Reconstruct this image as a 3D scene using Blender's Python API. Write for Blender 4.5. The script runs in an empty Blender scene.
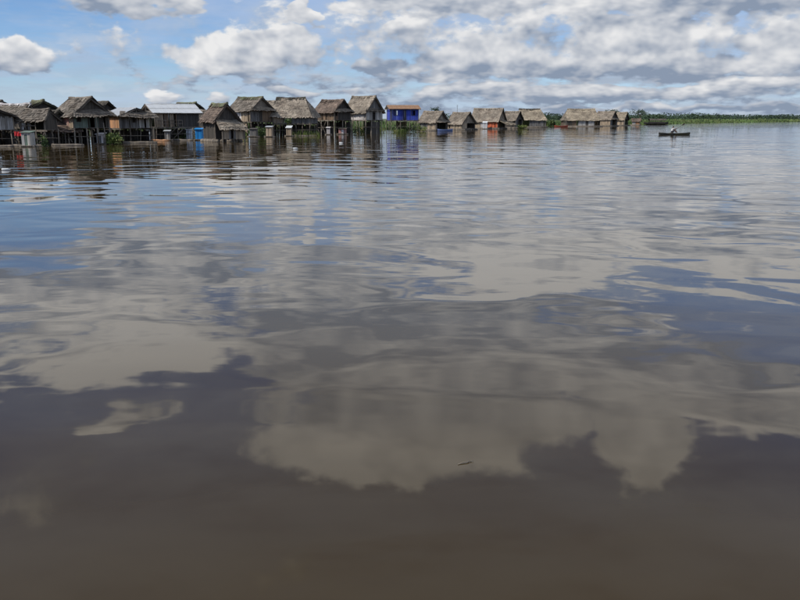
import bpy, bmesh, math, random
from mathutils import Vector, Matrix, noise
R = math.radians
rng = random.Random(11)
scene = bpy.context.scene
COL = scene.collection

# ------------------------------------------------------------------ camera
CAM_H = 2.6
cam_d = bpy.data.cameras.new('camera')
cam = bpy.data.objects.new('camera', cam_d); COL.objects.link(cam)
cam.location = (0, 0, CAM_H)
cam.rotation_euler = (R(90 - 12.78), 0, 0)
cam_d.sensor_width = 36; cam_d.lens = 36
cam_d.clip_start = 0.1; cam_d.clip_end = 20000
scene.camera = cam

# ------------------------------------------------------------------ sun, exposure
SUN_EL = 46.0
SUN_DIR = Vector((-0.86, -0.51, 0)).normalized()          # where the sun stands, seen from above
sun_vec = Vector((SUN_DIR.x * math.cos(R(SUN_EL)), SUN_DIR.y * math.cos(R(SUN_EL)), math.sin(R(SUN_EL))))
sd = bpy.data.lights.new('sun', 'SUN'); sd.energy = 3.0; sd.angle = R(0.53); sd.color = (1.0, 0.95, 0.87)
sun = bpy.data.objects.new('sun', sd); COL.objects.link(sun)
sun.location = (-60, -40, 80)
sun.rotation_euler = (-sun_vec).to_track_quat('-Z', 'Y').to_euler()
vs = scene.view_settings
vs.view_transform = 'Standard'; vs.look = 'None'; vs.gamma = 1.0; vs.exposure = 0.0; vs.use_curve_mapping = False
scene.cycles.use_denoising = True
scene.cycles.max_bounces = 6
scene.cycles.diffuse_bounces = 3
scene.cycles.glossy_bounces = 3
scene.cycles.transmission_bounces = 2
scene.cycles.transparent_max_bounces = 4
scene.cycles.caustics_reflective = False
scene.cycles.caustics_refractive = False


# ------------------------------------------------------------------ node arithmetic
class X:
    """A socket with arithmetic: every operator adds a Math node."""
    nt = None
    def __init__(self, s): self.s = s
    @staticmethod
    def m(op, *args, clamp=False):
        n = X.nt.nodes.new('ShaderNodeMath'); n.operation = op; n.use_clamp = clamp
        for i, a in enumerate(args):
            if isinstance(a, X): X.nt.links.new(a.s, n.inputs[i])
            else: n.inputs[i].default_value = a
        return X(n.outputs[0])
    def __add__(s, o): return X.m('ADD', s, o)
    __radd__ = __add__
    def __sub__(s, o): return X.m('SUBTRACT', s, o)
    def __rsub__(s, o): return X.m('SUBTRACT', o, s)
    def __mul__(s, o): return X.m('MULTIPLY', s, o)
    __rmul__ = __mul__
    def __truediv__(s, o): return X.m('DIVIDE', s, o)
    def __pow__(s, o): return X.m('POWER', s, o)
    def max(s, o): return X.m('MAXIMUM', s, o)
    def min(s, o): return X.m('MINIMUM', s, o)
    def sat(s): return X.m('ADD', s, 0.0, clamp=True)

def ramp(x, a, b, lo=0.0, hi=1.0):
    n = X.nt.nodes.new('ShaderNodeMapRange'); n.interpolation_type = 'SMOOTHSTEP'
    X.nt.links.new(x.s, n.inputs['Value'])
    for k, v in (('From Min', a), ('From Max', b), ('To Min', lo), ('To Max', hi)):
        n.inputs[k].default_value = v
    return X(n.outputs['Result'])

def vec(x, y, z=0.0):
    n = X.nt.nodes.new('ShaderNodeCombineXYZ')
    for i, a in enumerate((x, y, z)):
        if isinstance(a, X): X.nt.links.new(a.s, n.inputs[i])
        else: n.inputs[i].default_value = a
    return n.outputs[0]

def fbm(v, scale, detail=6, rough=0.55, dist=0.0):
    n = X.nt.nodes.new('ShaderNodeTexNoise'); n.noise_dimensions = '3D'
    X.nt.links.new(v, n.inputs['Vector'])
    n.inputs['Scale'].default_value = scale; n.inputs['Detail'].default_value = detail
    n.inputs['Roughness'].default_value = rough; n.inputs['Distortion'].default_value = dist
    return X(n.outputs[0])

def puffs(v, scale, detail=2.5):
    n = X.nt.nodes.new('ShaderNodeTexVoronoi'); n.feature = 'SMOOTH_F1'; n.voronoi_dimensions = '2D'
    X.nt.links.new(v, n.inputs['Vector'])
    n.inputs['Scale'].default_value = scale; n.inputs['Detail'].default_value = detail
    n.inputs['Roughness'].default_value = 0.5; n.inputs['Smoothness'].default_value = 0.35
    return X(n.outputs['Distance'])

def mixc(f, a, b):
    n = X.nt.nodes.new('ShaderNodeMix'); n.data_type = 'RGBA'
    def put(i, v):
        if isinstance(v, X): X.nt.links.new(v.s, n.inputs[i])
        elif hasattr(v, 'is_output'): X.nt.links.new(v, n.inputs[i])
        elif isinstance(v, (tuple, list)): n.inputs[i].default_value = (*v[:3], 1)
        else: n.inputs[i].default_value = v
    put(0, f); put(6, a); put(7, b)
    return n.outputs[2]

# ------------------------------------------------------------------ sky with clouds
# cumulus banks: azimuth, elevation, half width, half height (degrees), brightness, solidity
CUMULI = [
    (-10.53, 3.98, 5.26, 1.28, 0.9, 1), (-8.49, 5.04, 3.03, 1.15, 0.95, 1), (-6.22, 6.91, 1.21, 0.94, 1, 1),
    (-24.6, 3.59, 2.8, 0.96, 0.55, 0.95), (-25.2, 4.16, 1.3, 0.75, 0.75, 0.85), (-17.06, 7.75, 4.3, 1.15, 0.45, 1.15),
    (3.38, 7.9, 7.9, 1.25, 0.28, 1.3), (0.14, 6.06, 1.77, 0.58, 0.75, 0.8), (-1.38, 3.39, 2.2, 0.59, 0.45, 0.7),
    (6.48, 4.67, 2.56, 1.16, 0.9, 1), (4.8, 3.77, 4.4, 1.04, 0.55, 1), (10.9, 3.2, 4.25, 0.91, 0.5, 0.9),
    (11.72, 6.75, 2.32, 0.93, 0.85, 1), (14.22, 4.75, 1.41, 0.69, 0.95, 1), (16.58, 5.62, 5.17, 1.11, 0.55, 1),
    (20.72, 7.25, 7.0, 1.1, 0.28, 1.25), (24.13, 4.65, 3.33, 1.06, 0.75, 1), (18.6, 3.34, 5.66, 0.87, 0.5, 1),
    (24.81, 3.44, 2.77, 0.72, 0.85, 1), (13.61, 1.68, 13.89, 0.52, 0.6, 0.7), (21.14, 2.05, 5.49, 0.44, 0.8, 0.8),
    (5.52, 2.05, 5.09, 0.47, 0.7, 0.7), (17.53, 0.74, 10.05, 0.23, 0.3, 0.6), (2.07, 2.86, 2.89, 0.53, 0.6, 0.7),
    (-16.22, 1.33, 0.77, 0.45, 0.95, 0.6), (-12.64, 1.42, 0.8, 0.52, 0.95, 0.6), (-6.9, 1.71, 1.78, 0.33, 0.9, 0.6),
    (-3.81, 1.79, 1.8, 0.27, 0.9, 0.5),
    (-19.32, 15.14, 8.3, 3.04, 1.0, 1), (0.0, 22.01, 9.96, 4.51, 0.75, 1), (17.82, 22.53, 4.34, 3.34, 0.85, 1),
    (7.23, 9.98, 9.37, 1.98, 1.05, 1), (20.8, 9.08, 7.2, 1.6, 1.0, 1), (-1.49, 15.64, 11.05, 4.44, 0.15, 1),
    (20.74, 17.2, 10.25, 2.3, 0.4, 1), (25.71, 18.07, 4.7, 2.7, 0.5, 0.9), (-23.5, 11.22, 7.11, 1.71, 0.55, 0.9),
    (-19.68, 20.2, 1.5, 0.4, 0.7, 0.45), (-15.0, 10.6, 9.0, 2.2, 0.5, 0.9), (-6.0, 11.0, 8.0, 2.4, 0.45, 0.9),
    (15.0, 4.6, 17.0, 4.2, 0.42, 0.20), (3.0, 5.6, 8.0, 2.0, 0.5, 0.15),
    (9.0, 15.0, 9.0, 3.0, 0.35, 0.9), (8.5, 19.5, 6.0, 3.0, 0.45, 0.8), (14.0, 8.3, 8.0, 1.5, 0.6, 0.9),
]
world = bpy.data.worlds.new('World'); scene.world = world; world.use_nodes = True
nt = world.node_tree; nt.nodes.clear(); X.nt = nt
sky = nt.nodes.new('ShaderNodeTexSky'); sky.sky_type = 'NISHITA'; sky.sun_disc = False
sky.sun_elevation = R(SUN_EL); sky.sun_rotation = math.atan2(sun_vec.x, sun_vec.y)
sky.altitude = 100; sky.air_density = 0.9; sky.dust_density = 0.0; sky.ozone_density = 5.0
tc = nt.nodes.new('ShaderNodeTexCoord')
sep = nt.nodes.new('ShaderNodeSeparateXYZ'); nt.links.new(tc.outputs['Generated'], sep.inputs[0])
dx, dy, dz = (X(sep.outputs[i]) for i in range(3))
az = X.m('ARCTAN2', dx, dy) * 57.2958
el = X.m('ARCSINE', dz.max(-1).min(1)) * 57.2958
el = el.max(-1.5)
def vm(op, *args):
    n = X.nt.nodes.new('ShaderNodeVectorMath'); n.operation = op
    k = 0
    for a in args:
        if isinstance(a, tuple): n.inputs[k].default_value = a
        else: X.nt.links.new(a, n.inputs[k])
        k += 1
    return n.outputs['Value' if op == 'DISTANCE' else 'Vector']
q0 = vec(dx, dy, dz * 1.35 + ramp(el, -0.5, 4.0) * 0.075)    # flatter towards the horizon
zoom = ramp(el, 4, 22, 1.0, 0.38)
q = vm('MULTIPLY', q0, vec(zoom, zoom, zoom))       # clouds overhead show larger than those far off
wn = nt.nodes.new('ShaderNodeTexNoise'); nt.links.new(q, wn.inputs['Vector'])
wn.inputs['Scale'].default_value = 20; wn.inputs['Detail'].default_value = 4
wv = nt.nodes.new('ShaderNodeSeparateXYZ'); nt.links.new(wn.outputs['Color'], wv.inputs[0])
grow = ramp(el, 0.5, 16, 0.35, 1.5)
P = vec(az + (X(wv.outputs[0]) - 0.5) * 9.0 * grow, el + (X(wv.outputs[1]) - 0.5) * 4.2 * grow)
best = None; sw = None; acc = (0.0, 0.0, 0.0)
for (ca, ce, ra, re, tone, solid) in CUMULI:
    v = vm('MULTIPLY_ADD', P, (1 / ra, 1 / re, 0.0), (-ca / ra, -ce / re, tone))
    r = X(vm('DISTANCE', v, (0.0, 0.0, tone)))
    w = X.m('MULTIPLY_ADD', r, -solid, solid + 0.30, clamp=False).max(0.0)
    best = w if best is None else best.max(w)
    sw = w + 1e-4 if sw is None else sw + w
    acc = vm('MULTIPLY_ADD', v, vec(w, w, w), acc)
sa = nt.nodes.new('ShaderNodeSeparateXYZ'); nt.links.new(acc, sa.inputs[0])
lift, tone = X(sa.outputs[1]) / sw, X(sa.outputs[2]) / sw
# the same broken cumulus all round, away from the banks above
near = ramp(X.m('ABSOLUTE', az), 28, 40).max(ramp(el, 36, 48))
scatter = (fbm(vm('ADD', q, (3.0, 1.0, 7.3)), 3.0, 2) - 0.50) * 4.0 + 0.2
best = best.max(scatter * near)
tone = tone.max(near * 0.5)
# edge detail
def detail(off):
    v = vm('ADD', q, off)
    f = fbm(v, 24.0, 7, 0.58)
    b = X.m('ABSOLUTE', fbm(v, 44.0, 4, 0.5) - 0.5)
    return (f - 0.5) * 1.5 + (0.16 - b) * 0.9
n0 = detail((0.0, 0.0, 0.0))
l0 = fbm(q, 17.0, 3, 0.55); l1 = fbm(vm('ADD', q, (-0.009, 0.0, 0.014)), 17.0, 3, 0.55)
relief = (l0 - l1) * 2.6 + n0 * 0.22
soft = best + (l0 - 0.5) * 1.7 + n0 * 0.25 - 0.02             # loose grey fringe
halo = ramp(soft, -0.02, 0.62) * ramp(el, 8, 13, 0.82, 0.4)
dens = best + n0 * 0.80 + (l0 - 0.5) * 0.8 - 0.24             # firm body
alpha = ramp(dens, 0.0, 0.29)
light = (tone * 0.95 + lift * 0.55 + relief - 0.04).sat()
near_c = ramp(el, 7, 15, 1.0, 1.25)                            # less air in front of the nearer, higher clouds
cloud = vm('MULTIPLY', mixc(light, (2.55, 3.15, 4.2), (8.3, 8.3, 8.35)), vec(near_c, near_c, near_c))
fringe_c = mixc((tone + relief * 0.5).sat(), (2.8, 3.65, 5.1), (5.1, 6.0, 7.1))
# thin high veil and streaks low down
vn = fbm(vm('MULTIPLY', q, (1.0, 1.0, 3.0)), 5.0, 5, 0.6)
veil = ramp(vn, 0.32, 0.66) * 0.72
haze = (1.0 - ramp(el, -1.0, 4.0)) * 0.85
low = ramp(fbm(vec(az * 0.10, el * 0.62, 5.0), 2.2, 6, 0.62), 0.42, 0.60) * (1.0 - ramp(el, 3.0, 9.0)) * ramp(az, -12, 6, 0.35, 0.95)
veil = veil.max(haze)
base = mixc(veil, vm('MULTIPLY', sky.outputs[0], (0.84, 0.95, 1.13)), (4.4, 5.5, 7.5))
streak = mixc(ramp(l0, 0.42, 0.60), (3.9, 4.6, 5.7), (6.6, 6.9, 7.3))
base = mixc(low, base, streak)
out = mixc(alpha, mixc(halo, base, fringe_c), cloud)
bg = nt.nodes.new('ShaderNodeBackground'); bg.inputs['Strength'].default_value = 0.10
nt.links.new(out, bg.inputs['Color'])
wo = nt.nodes.new('ShaderNodeOutputWorld'); nt.links.new(bg.outputs[0], wo.inputs['Surface'])
world.cycles.sampling_method = 'NONE'

# ------------------------------------------------------------------ materials
def new_mat(name):
    m = bpy.data.materials.new(name); m.use_nodes = True
    X.nt = m.node_tree
    b = m.node_tree.nodes['Principled BSDF']
    return m, m.node_tree, b

def make_river():
    m, nt, b = new_mat('river_water')
    geo = nt.nodes.new('ShaderNodeNewGeometry')
    sp = nt.nodes.new('ShaderNodeSeparateXYZ'); nt.links.new(geo.outputs['Position'], sp.inputs[0])
    x, y = X(sp.outputs[0]), X(sp.outputs[1])
    lee = ramp(X.m('SQRT', x * x + y * y), 5.0, 15.0, 0.42, 1.0)     # slack water in the lee of the landing
    calm = lee * ramp(fbm(vec(x * 0.5, y, 2.0), 0.035, 2), 0.38, 0.66, 0.55, 1.25)
    swell = (fbm(vec(x * 0.55, y), 0.15, 1) - 0.5) * 0.075
    wave = (fbm(vec(x * 0.72 + y * 0.08, y, 4.0), 0.55, 1.2, 0.35, 0.5) - 0.5) * 0.054
    ripple = (fbm(vec(x * 0.6, y, 9.0), 1.7, 2, 0.5) - 0.5) * 0.0024
    h = swell + (wave + ripple) * calm
    bp = nt.nodes.new('ShaderNodeBump'); bp.inputs['Strength'].default_value = 1; bp.inputs['Distance'].default_value = 1
    if 'Filter Width' in bp.inputs: bp.inputs['Filter Width'].default_value = 0.1
    nt.links.new(h.s, bp.inputs['Height']); nt.links.new(bp.outputs[0], b.inputs['Normal'])
    silt = fbm(vec(x * 0.35, y, 6.0), 0.5, 5, 0.6, 0.6)
    nt.links.new(mixc(ramp(silt, 0.3, 0.7), (0.045, 0.0285, 0.0085), (0.058, 0.0385, 0.0140)), b.inputs['Base Color'])
    b.inputs['Roughness'].default_value = 0.02; b.inputs['IOR'].default_value = 1.333
    return m

me = bpy.data.meshes.new('river')
S = 9000
me.from_pydata([(-S, -S, 0), (S, -S, 0), (S, S, 0), (-S, S, 0)], [], [(0, 1, 2, 3)])
river = bpy.data.objects.new('river', me); COL.objects.link(river); me.materials.append(make_river())
river['kind'] = 'structure'

# ------------------------------------------------------------------ surface materials
MATS = {}
def surf(name, col, rough=0.85, var=0.35, scale=3.0, stretch=(1, 1, 1), metallic=0.0, wear=None, bump=0.0, tint=True):
    """Weathered surface: noise over the object's own coordinates times each piece's own tint."""
    m, nt, b = new_mat(name)
    t = nt.nodes.new('ShaderNodeTexCoord')
    mp = nt.nodes.new('ShaderNodeMapping'); mp.inputs['Scale'].default_value = stretch
    nt.links.new(t.outputs['Object'], mp.inputs['Vector'])
    n = fbm(mp.outputs[0], scale, 6, 0.62)
    at = nt.nodes.new('ShaderNodeAttribute'); at.attribute_name = 'tint'
    k = (n - 0.5) * (2.2 * var) + (X(at.outputs['Fac']) if tint else 1.0)
    base = (*col, 1)
    if wear:
        base = mixc(ramp(fbm(mp.outputs[0], scale * 0.40, 5, 0.6), 0.44, 0.62), col, wear)
        k = k * ramp(fbm(mp.outputs[0], scale * 0.22, 3, 0.5), 0.3, 0.7, 0.72, 1.28)
    v = nt.nodes.new('ShaderNodeVectorMath'); v.operation = 'SCALE'
    if wear: nt.links.new(base, v.inputs[0])
    else: v.inputs[0].default_value = col
    nt.links.new(k.max(0.1).s, v.inputs['Scale'])
    nt.links.new(v.outputs[0], b.inputs['Base Color'])
    b.inputs['Roughness'].default_value = rough; b.inputs['Metallic'].default_value = metallic
    if bump:
        bp = nt.nodes.new('ShaderNodeBump'); bp.inputs['Distance'].default_value = bump
        nt.links.new(n.s, bp.inputs['Height']); nt.links.new(bp.outputs[0], b.inputs['Normal'])
    MATS[name] = m
    return m

surf('thatch_grey', (0.235, 0.200, 0.160), var=0.45, scale=2.2, wear=(0.16, 0.13, 0.10))
surf('thatch_tan', (0.335, 0.28, 0.215), var=0.40, scale=2.0, wear=(0.23, 0.185, 0.14))
surf('thatch_straw', (0.40, 0.33, 0.235), var=0.40, scale=2.0, wear=(0.26, 0.21, 0.15))
surf('thatch_brown', (0.225, 0.165, 0.125), var=0.45, scale=2.2, wear=(0.15, 0.11, 0.085))
surf('thatch_dark', (0.115, 0.095, 0.075), var=0.45, scale=2.2, wear=(0.08, 0.075, 0.05))
surf('thatch_mossy', (0.17, 0.18, 0.10), var=0.45, scale=2.2, wear=(0.14, 0.12, 0.08))
surf('board_grey', (0.20, 0.19, 0.18), var=0.4, scale=2.5, stretch=(3, 3, .5), wear=(0.13, 0.12, 0.11))
surf('board_pale', (0.50, 0.48, 0.45), var=0.3, scale=2.5, stretch=(3, 3, .5), wear=(0.36, 0.33, 0.29))
surf('board_white', (0.68, 0.65, 0.62), var=0.25, scale=2.5, stretch=(3, 3, .5), wear=(0.52, 0.46, 0.44))
surf('board_beige', (0.46, 0.36, 0.25), var=0.3, scale=2.5, stretch=(3, 3, .5), wear=(0.34, 0.26, 0.18))
surf('board_brown', (0.20, 0.135, 0.085), var=0.4, scale=2.5, stretch=(3, 3, .5), wear=(0.12, 0.085, 0.06))
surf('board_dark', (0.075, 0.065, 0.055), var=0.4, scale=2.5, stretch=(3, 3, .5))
surf('board_orange', (0.52, 0.27, 0.13), var=0.3, scale=2.5, stretch=(3, 3, .5), wear=(0.38, 0.21, 0.12))
surf('board_red', (0.55, 0.13, 0.05), var=0.25, scale=2.0, wear=(0.42, 0.11, 0.06))
surf('board_pink', (0.50, 0.25, 0.22), var=0.3, scale=2.0, wear=(0.36, 0.25, 0.2))
surf('board_blue', (0.045, 0.075, 0.42), var=0.25, scale=2.0, stretch=(2, 2, .5), wear=(0.06, 0.085, 0.33))
surf('board_green', (0.16, 0.20, 0.165), var=0.3, scale=2.0, wear=(0.13, 0.19, 0.14))
surf('wood_pole', (0.23, 0.19, 0.145), var=0.4, scale=4, stretch=(2, 2, .6), wear=(0.13, 0.11, 0.09))
surf('wood_pale', (0.42, 0.36, 0.28), var=0.35, scale=4, stretch=(2, 2, .6))
surf('wood_dark', (0.06, 0.048, 0.038), var=0.4, scale=4, stretch=(2, 2, .6))
surf('hull_dark', (0.030, 0.030, 0.028), rough=0.55, var=0.3, scale=3, stretch=(.6, 2, 2), wear=(0.06, 0.055, 0.03))
surf('hull_red', (0.40, 0.09, 0.05), rough=0.6, var=0.3, scale=2)
surf('metal_sheet', (0.62, 0.64, 0.65), rough=0.42, var=0.15, scale=1.2, metallic=0.15, wear=(0.50, 0.50, 0.47))
surf('metal_rust', (0.36, 0.20, 0.11), rough=0.7, var=0.35, scale=1.5, metallic=0.1, wear=(0.50, 0.36, 0.22))
surf('plastic_blue', (0.015, 0.25, 0.62), rough=0.5, var=0.12, scale=2)
surf('plastic_white', (0.72, 0.73, 0.72), rough=0.5, var=0.1, scale=2, wear=(0.55, 0.56, 0.54))
surf('cloth_red', (0.55, 0.03, 0.035), var=0.15, scale=4)
surf('cloth_white', (0.74, 0.72, 0.69), var=0.12, scale=6)
surf('cloth_blue', (0.16, 0.22, 0.42), var=0.15, scale=4)
surf('shirt_white', (0.78, 0.76, 0.73), var=0.12, scale=6, tint=False)
surf('shorts_dark', (0.03, 0.03, 0.035), var=0.2, scale=4, tint=False)
surf('cloth_dark', (0.03, 0.03, 0.035), var=0.2, scale=4)
surf('skin', (0.22, 0.115, 0.07), rough=0.6, var=0.1, scale=8, tint=False)
surf('hair_black', (0.012, 0.010, 0.009), rough=0.6, var=0.3, scale=20, tint=False)
surf('leaf_bright', (0.16, 0.22, 0.045), rough=0.6, var=0.45, scale=1.5, wear=(0.20, 0.20, 0.06))
surf('leaf_mid', (0.075, 0.125, 0.030), rough=0.6, var=0.45, scale=1.5, wear=(0.11, 0.14, 0.04))
surf('leaf_dark', (0.035, 0.068, 0.026), rough=0.65, var=0.5, scale=0.8, wear=(0.055, 0.085, 0.03))
surf('reed_green', (0.105, 0.165, 0.045), rough=0.7, var=0.5, scale=0.05, wear=(0.15, 0.17, 0.06))
surf('forest_leaf', (0.032, 0.062, 0.034), rough=0.8, var=0.5, scale=0.08, wear=(0.05, 0.085, 0.035))
surf('mud', (0.10, 0.115, 0.05), rough=0.9, var=0.4, scale=0.3, wear=(0.08, 0.12, 0.04))
surf('bird_white', (0.8, 0.8, 0.78), var=0.05, scale=10)

# ------------------------------------------------------------------ mesh builder
class MB:
    def __init__(s): s.v = []; s.f = []; s.t = []
    def face(s, pts, tint=1.0):
        i = len(s.v); s.v += [tuple(p) for p in pts]; s.f.append(tuple(range(i, i + len(pts)))); s.t.append(tint)
    def hexa(s, c, tint=1.0):
        """c: 8 corners, bottom four then top four, each counter-clockwise"""
        i = len(s.v); s.v += [tuple(p) for p in c]
        for q in ((3, 2, 1, 0), (4, 5, 6, 7), (0, 1, 5, 4), (1, 2, 6, 5), (2, 3, 7, 6), (3, 0, 4, 7)):
            s.f.append(tuple(i + k for k in q)); s.t.append(tint)
    def box(s, lo, hi, tint=1.0):
        (a, b, c), (d, e, f) = lo, hi
        s.hexa([(a, b, c), (d, b, c), (d, e, c), (a, e, c), (a, b, f), (d, b, f), (d, e, f), (a, e, f)], tint)
    def bar(s, p, q, w, h=None, tint=1.0):
        """squared timber from p to q"""
        p, q = Vector(p), Vector(q); h = h or w
        d = (q - p).normalized()
        u = d.cross(Vector((0, 0, 1)))
        u = u.normalized() if u.length > 1e-3 else Vector((1, 0, 0))
        n = u.cross(d)
        c = []
        for e in (p, q):
            c += [e - u * w / 2 - n * h / 2, e + u * w / 2 - n * h / 2, e + u * w / 2 + n * h / 2, e - u * w / 2 + n * h / 2]
        s.hexa(c, tint)
    def tube(s, pts, radii, n=7, tint=1.0, caps=True):
        rings = []
        for k, p in enumerate(pts):
            p = Vector(p)
            d = Vector(pts[min(k + 1, len(pts) - 1)]) - Vector(pts[max(k - 1, 0)])
            d.normalize()
            u = d.cross(Vector((0, 0, 1)))
            u = u.normalized() if u.length > 1e-2 else Vector((1, 0, 0))
            w = d.cross(u); i = len(s.v)
            r = radii[k] if hasattr(radii, '__len__') else radii
            for j in range(n):
                a = 2 * math.pi * j / n
                s.v.append(tuple(p + u * math.cos(a) * r + w * math.sin(a) * r))
            rings.append(i)
        for a, b in zip(rings, rings[1:]):
            for j in range(n):
                s.f.append((a + j, a + (j + 1) % n, b + (j + 1) % n, b + j)); s.t.append(tint)
        if caps:
            s.f.append(tuple(rings[0] + j for j in range(n))[::-1]); s.t.append(tint)
            s.f.append(tuple(rings[-1] + j for j in range(n))); s.t.append(tint)
    def mesh(s, name, mat):
        me = bpy.data.meshes.new(name); me.from_pydata(s.v, [], s.f)
        me.materials.append(MATS[mat] if isinstance(mat, str) else mat)
        a = me.attributes.new('tint', 'FLOAT', 'FACE'); a.data.foreach_set('value', s.t)
        me.update()
        return me
    def build(s, name, mat, parent=None, smooth=False):
        me = s.mesh(name, mat)
        if smooth: me.polygons.foreach_set('use_smooth', [True] * len(me.polygons))
        return put(name, me, parent)

def put(name, me, parent=None, loc=None, rotz=0.0):
    o = bpy.data.objects.new(name, me); COL.objects.link(o); o.parent = parent
    if loc is not None: o.location = loc
    o.rotation_euler.z = rotz
    return o

def thing(name, label, cat, loc, yaw=0.0, group=None):
    o = bpy.data.objects.new(name, None); COL.objects.link(o)
    o.location = loc; o.rotation_euler.z = R(yaw); o.empty_display_size = 0.5
    return tag(o, label, cat, group)

def tag(o, label, cat, group=None):
    o['label'] = label; o['category'] = cat
    if group: o['group'] = group
    return o

def jit(a): return rng.uniform(-a, a)

# ------------------------------------------------------------------ thatch
def thatch(A, B, C, D, rows=0.27, width=0.17, sag=0.10, thick=0.13, fringe=0.26, frame=None):
    """One thatched slope. A, B: eave ends, C, D: ridge ends (above B, above A). Courses of palm fronds over a solid mat."""
    A, B, C, D = (Vector(p) for p in (A, B, C, D))
    n = (B - A).cross(D - A).normalized()
    if n.z < 0: n = -n
    sd = rng.random() * 100
    def P(u, v, lift=0.0):
        p = (A * (1 - u) + B * u) * (1 - v) + (D * (1 - u) + C * u) * v
        w = noise.noise(p * 0.55 + Vector((sd, 0, 0))) * 0.17 + noise.noise(p * 1.6 + Vector((0, sd, 0))) * 0.035
        return p + n * (lift + w) - Vector((0, 0, sag * math.sin(math.pi * u) * (0.4 + 0.6 * v)))
    mb = MB()
    NU, NV = 8, 4
    top = [[P(i / NU, j / NV) for i in range(NU + 1)] for j in range(NV + 1)]
    bot = [[p - n * thick for p in r] for r in top]
    for j in range(NV):
        for i in range(NU):
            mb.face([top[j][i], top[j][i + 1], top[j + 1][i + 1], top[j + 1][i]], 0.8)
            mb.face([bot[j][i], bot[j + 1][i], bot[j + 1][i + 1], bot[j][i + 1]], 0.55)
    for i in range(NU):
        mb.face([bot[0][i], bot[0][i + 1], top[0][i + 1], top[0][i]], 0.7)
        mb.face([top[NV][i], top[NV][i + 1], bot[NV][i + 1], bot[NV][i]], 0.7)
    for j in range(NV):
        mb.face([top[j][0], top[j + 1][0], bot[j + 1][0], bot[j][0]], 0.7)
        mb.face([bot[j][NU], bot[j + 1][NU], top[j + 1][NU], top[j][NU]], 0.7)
    run = ((D + C) / 2 - (A + B) / 2).length
    nr = max(4, int(run / rows))
    for r in range(nr):
        v0 = r / nr
        rowtint = 1.0 + jit(0.13)
        wid = ((A * (1 - v0) + D * v0) - (B * (1 - v0) + C * v0)).length
        nw = max(5, int(wid / width))
        for k in range(nw):
            u0 = (k - 0.15) / nw; u1 = (k + 1.15) / nw
            um = (u0 + u1) / 2 + jit(0.25) / nw
            v1 = min(1.0, v0 + (1.7 + jit(0.3)) / nr)
            l0 = 0.075 + abs(jit(0.05)); drop = (0.04 + abs(jit(0.09))) * 0.27 / rows
            if r == 0: drop = fringe * rng.uniform(0.25, 1.0)
            dn = (P(um, v0) - P(um, min(1, v0 + 0.1)))
            dn = dn.normalized() * drop if dn.length > 1e-6 else Vector((0, 0, -drop))
            if r == 0: dn = dn * 0.6 + Vector((0, 0, -0.5 * drop))
            s0 = jit(0.3) / nw
            mb.face([P(u0 + s0, v0, l0) + dn, P(u1 + s0 - 0.3 / nw, v0, l0 + jit(0.02)) + dn * rng.uniform(0.6, 1.1),
                     P(u1, v1, 0.02), P(u0, v1, 0.02)], rowtint * rng.uniform(0.72, 1.22))
    return mb

def ridge_cap(p, q, sag=0.1, r=0.16):
    p, q = Vector(p), Vector(q); mb = MB()
    L = (q - p).length; n = max(6, int(L / 0.3)); d = (q - p).normalized(); side = d.cross(Vector((0, 0, 1))).normalized()
    pts = [p.lerp(q, k / n) + Vector((0, 0, -sag * math.sin(math.pi * k / n) + jit(0.03))) for k in range(n + 1)]
    mb.tube(pts, [r * rng.uniform(0.75, 1.15) for _ in pts], 6, 0.9)
    for k in range(n * 3):
        c = p.lerp(q, rng.random()); c.z += r * 0.7 - sag * 0.7
        sg = rng.choice((-1, 1))
        mb.face([c - d * 0.12, c + d * 0.12, c + d * 0.1 + side * sg * 0.5 + Vector((0, 0, -0.42)), c - d * 0.1 + side * sg * 0.5 + Vector((0, 0, -0.42))], rng.uniform(0.7, 1.2))
    return mb

# ------------------------------------------------------------------ board walls
def boards(p, q, z0, z1, width=0.19, gaps=(), top=None, gapchance=0.03):
    """Upright boards from p to q (plan points); gaps: (from, to, sill, head) openings along the length; top(t): height of the top edge."""
    p, q = Vector((*p, 0)), Vector((*q, 0)); L = (q - p).length; d = (q - p) / L; nrm = d.cross(Vector((0, 0, 1)))
    mb = MB(); n = max(2, int(L / width)); w = L / n
    for k in range(n):
        a, b = k * w + 0.008, (k + 1) * w - 0.008
        m = (a + b) / 2
        if rng.random() < gapchance: continue
        hi = top(m / L) if top else z1
        hi += jit(0.03); lo = z0 - 0.03 + jit(0.04)
        spans = [(lo, hi)]
        for (g0, g1, s0, s1) in gaps:
            if g0 < m < g1: spans = [(lo, s0), (s1, hi)]
        off = jit(0.012); tint = rng.uniform(0.72, 1.25)
        for (u, v) in spans:
            if v - u < 0.05: continue
            c = []
            for z in (u, v):
                for (t, o) in ((a, 0.014), (b, 0.014), (b, -0.014), (a, -0.014)):
                    x = p + d * t + nrm * (o + off); c.append((x.x, x.y, z))
            mb.hexa(c, tint)
    return mb

STILT = {}
def stilt_mesh(kind, length):
    key = (kind, round(length, 1))
    if key not in STILT:
        mb = MB(); n = 5
        pts = [(jit(0.035), jit(0.035), -1.4 + (length + 1.4) * k / n) for k in range(n + 1)]
        mb.tube(pts, [0.085 - 0.025 * k / n for k in range(n + 1)], 7)
        STILT[key] = mb.mesh('stilt', kind)
    return STILT[key]

def frame_part(name, corners, depth_dir, w, mat, parent):
    """A rectangular frame: corners bl, br, tr, tl"""
    mb = MB(); c = [Vector(k) + Vector(depth_dir) * 0.03 for k in corners]
    for a, b in ((0, 1), (1, 2), (2, 3), (3, 0)):
        mb.bar(c[a], c[b], w, w * 0.8, 1.0)
    return mb.build(name, mat, parent)

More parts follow.
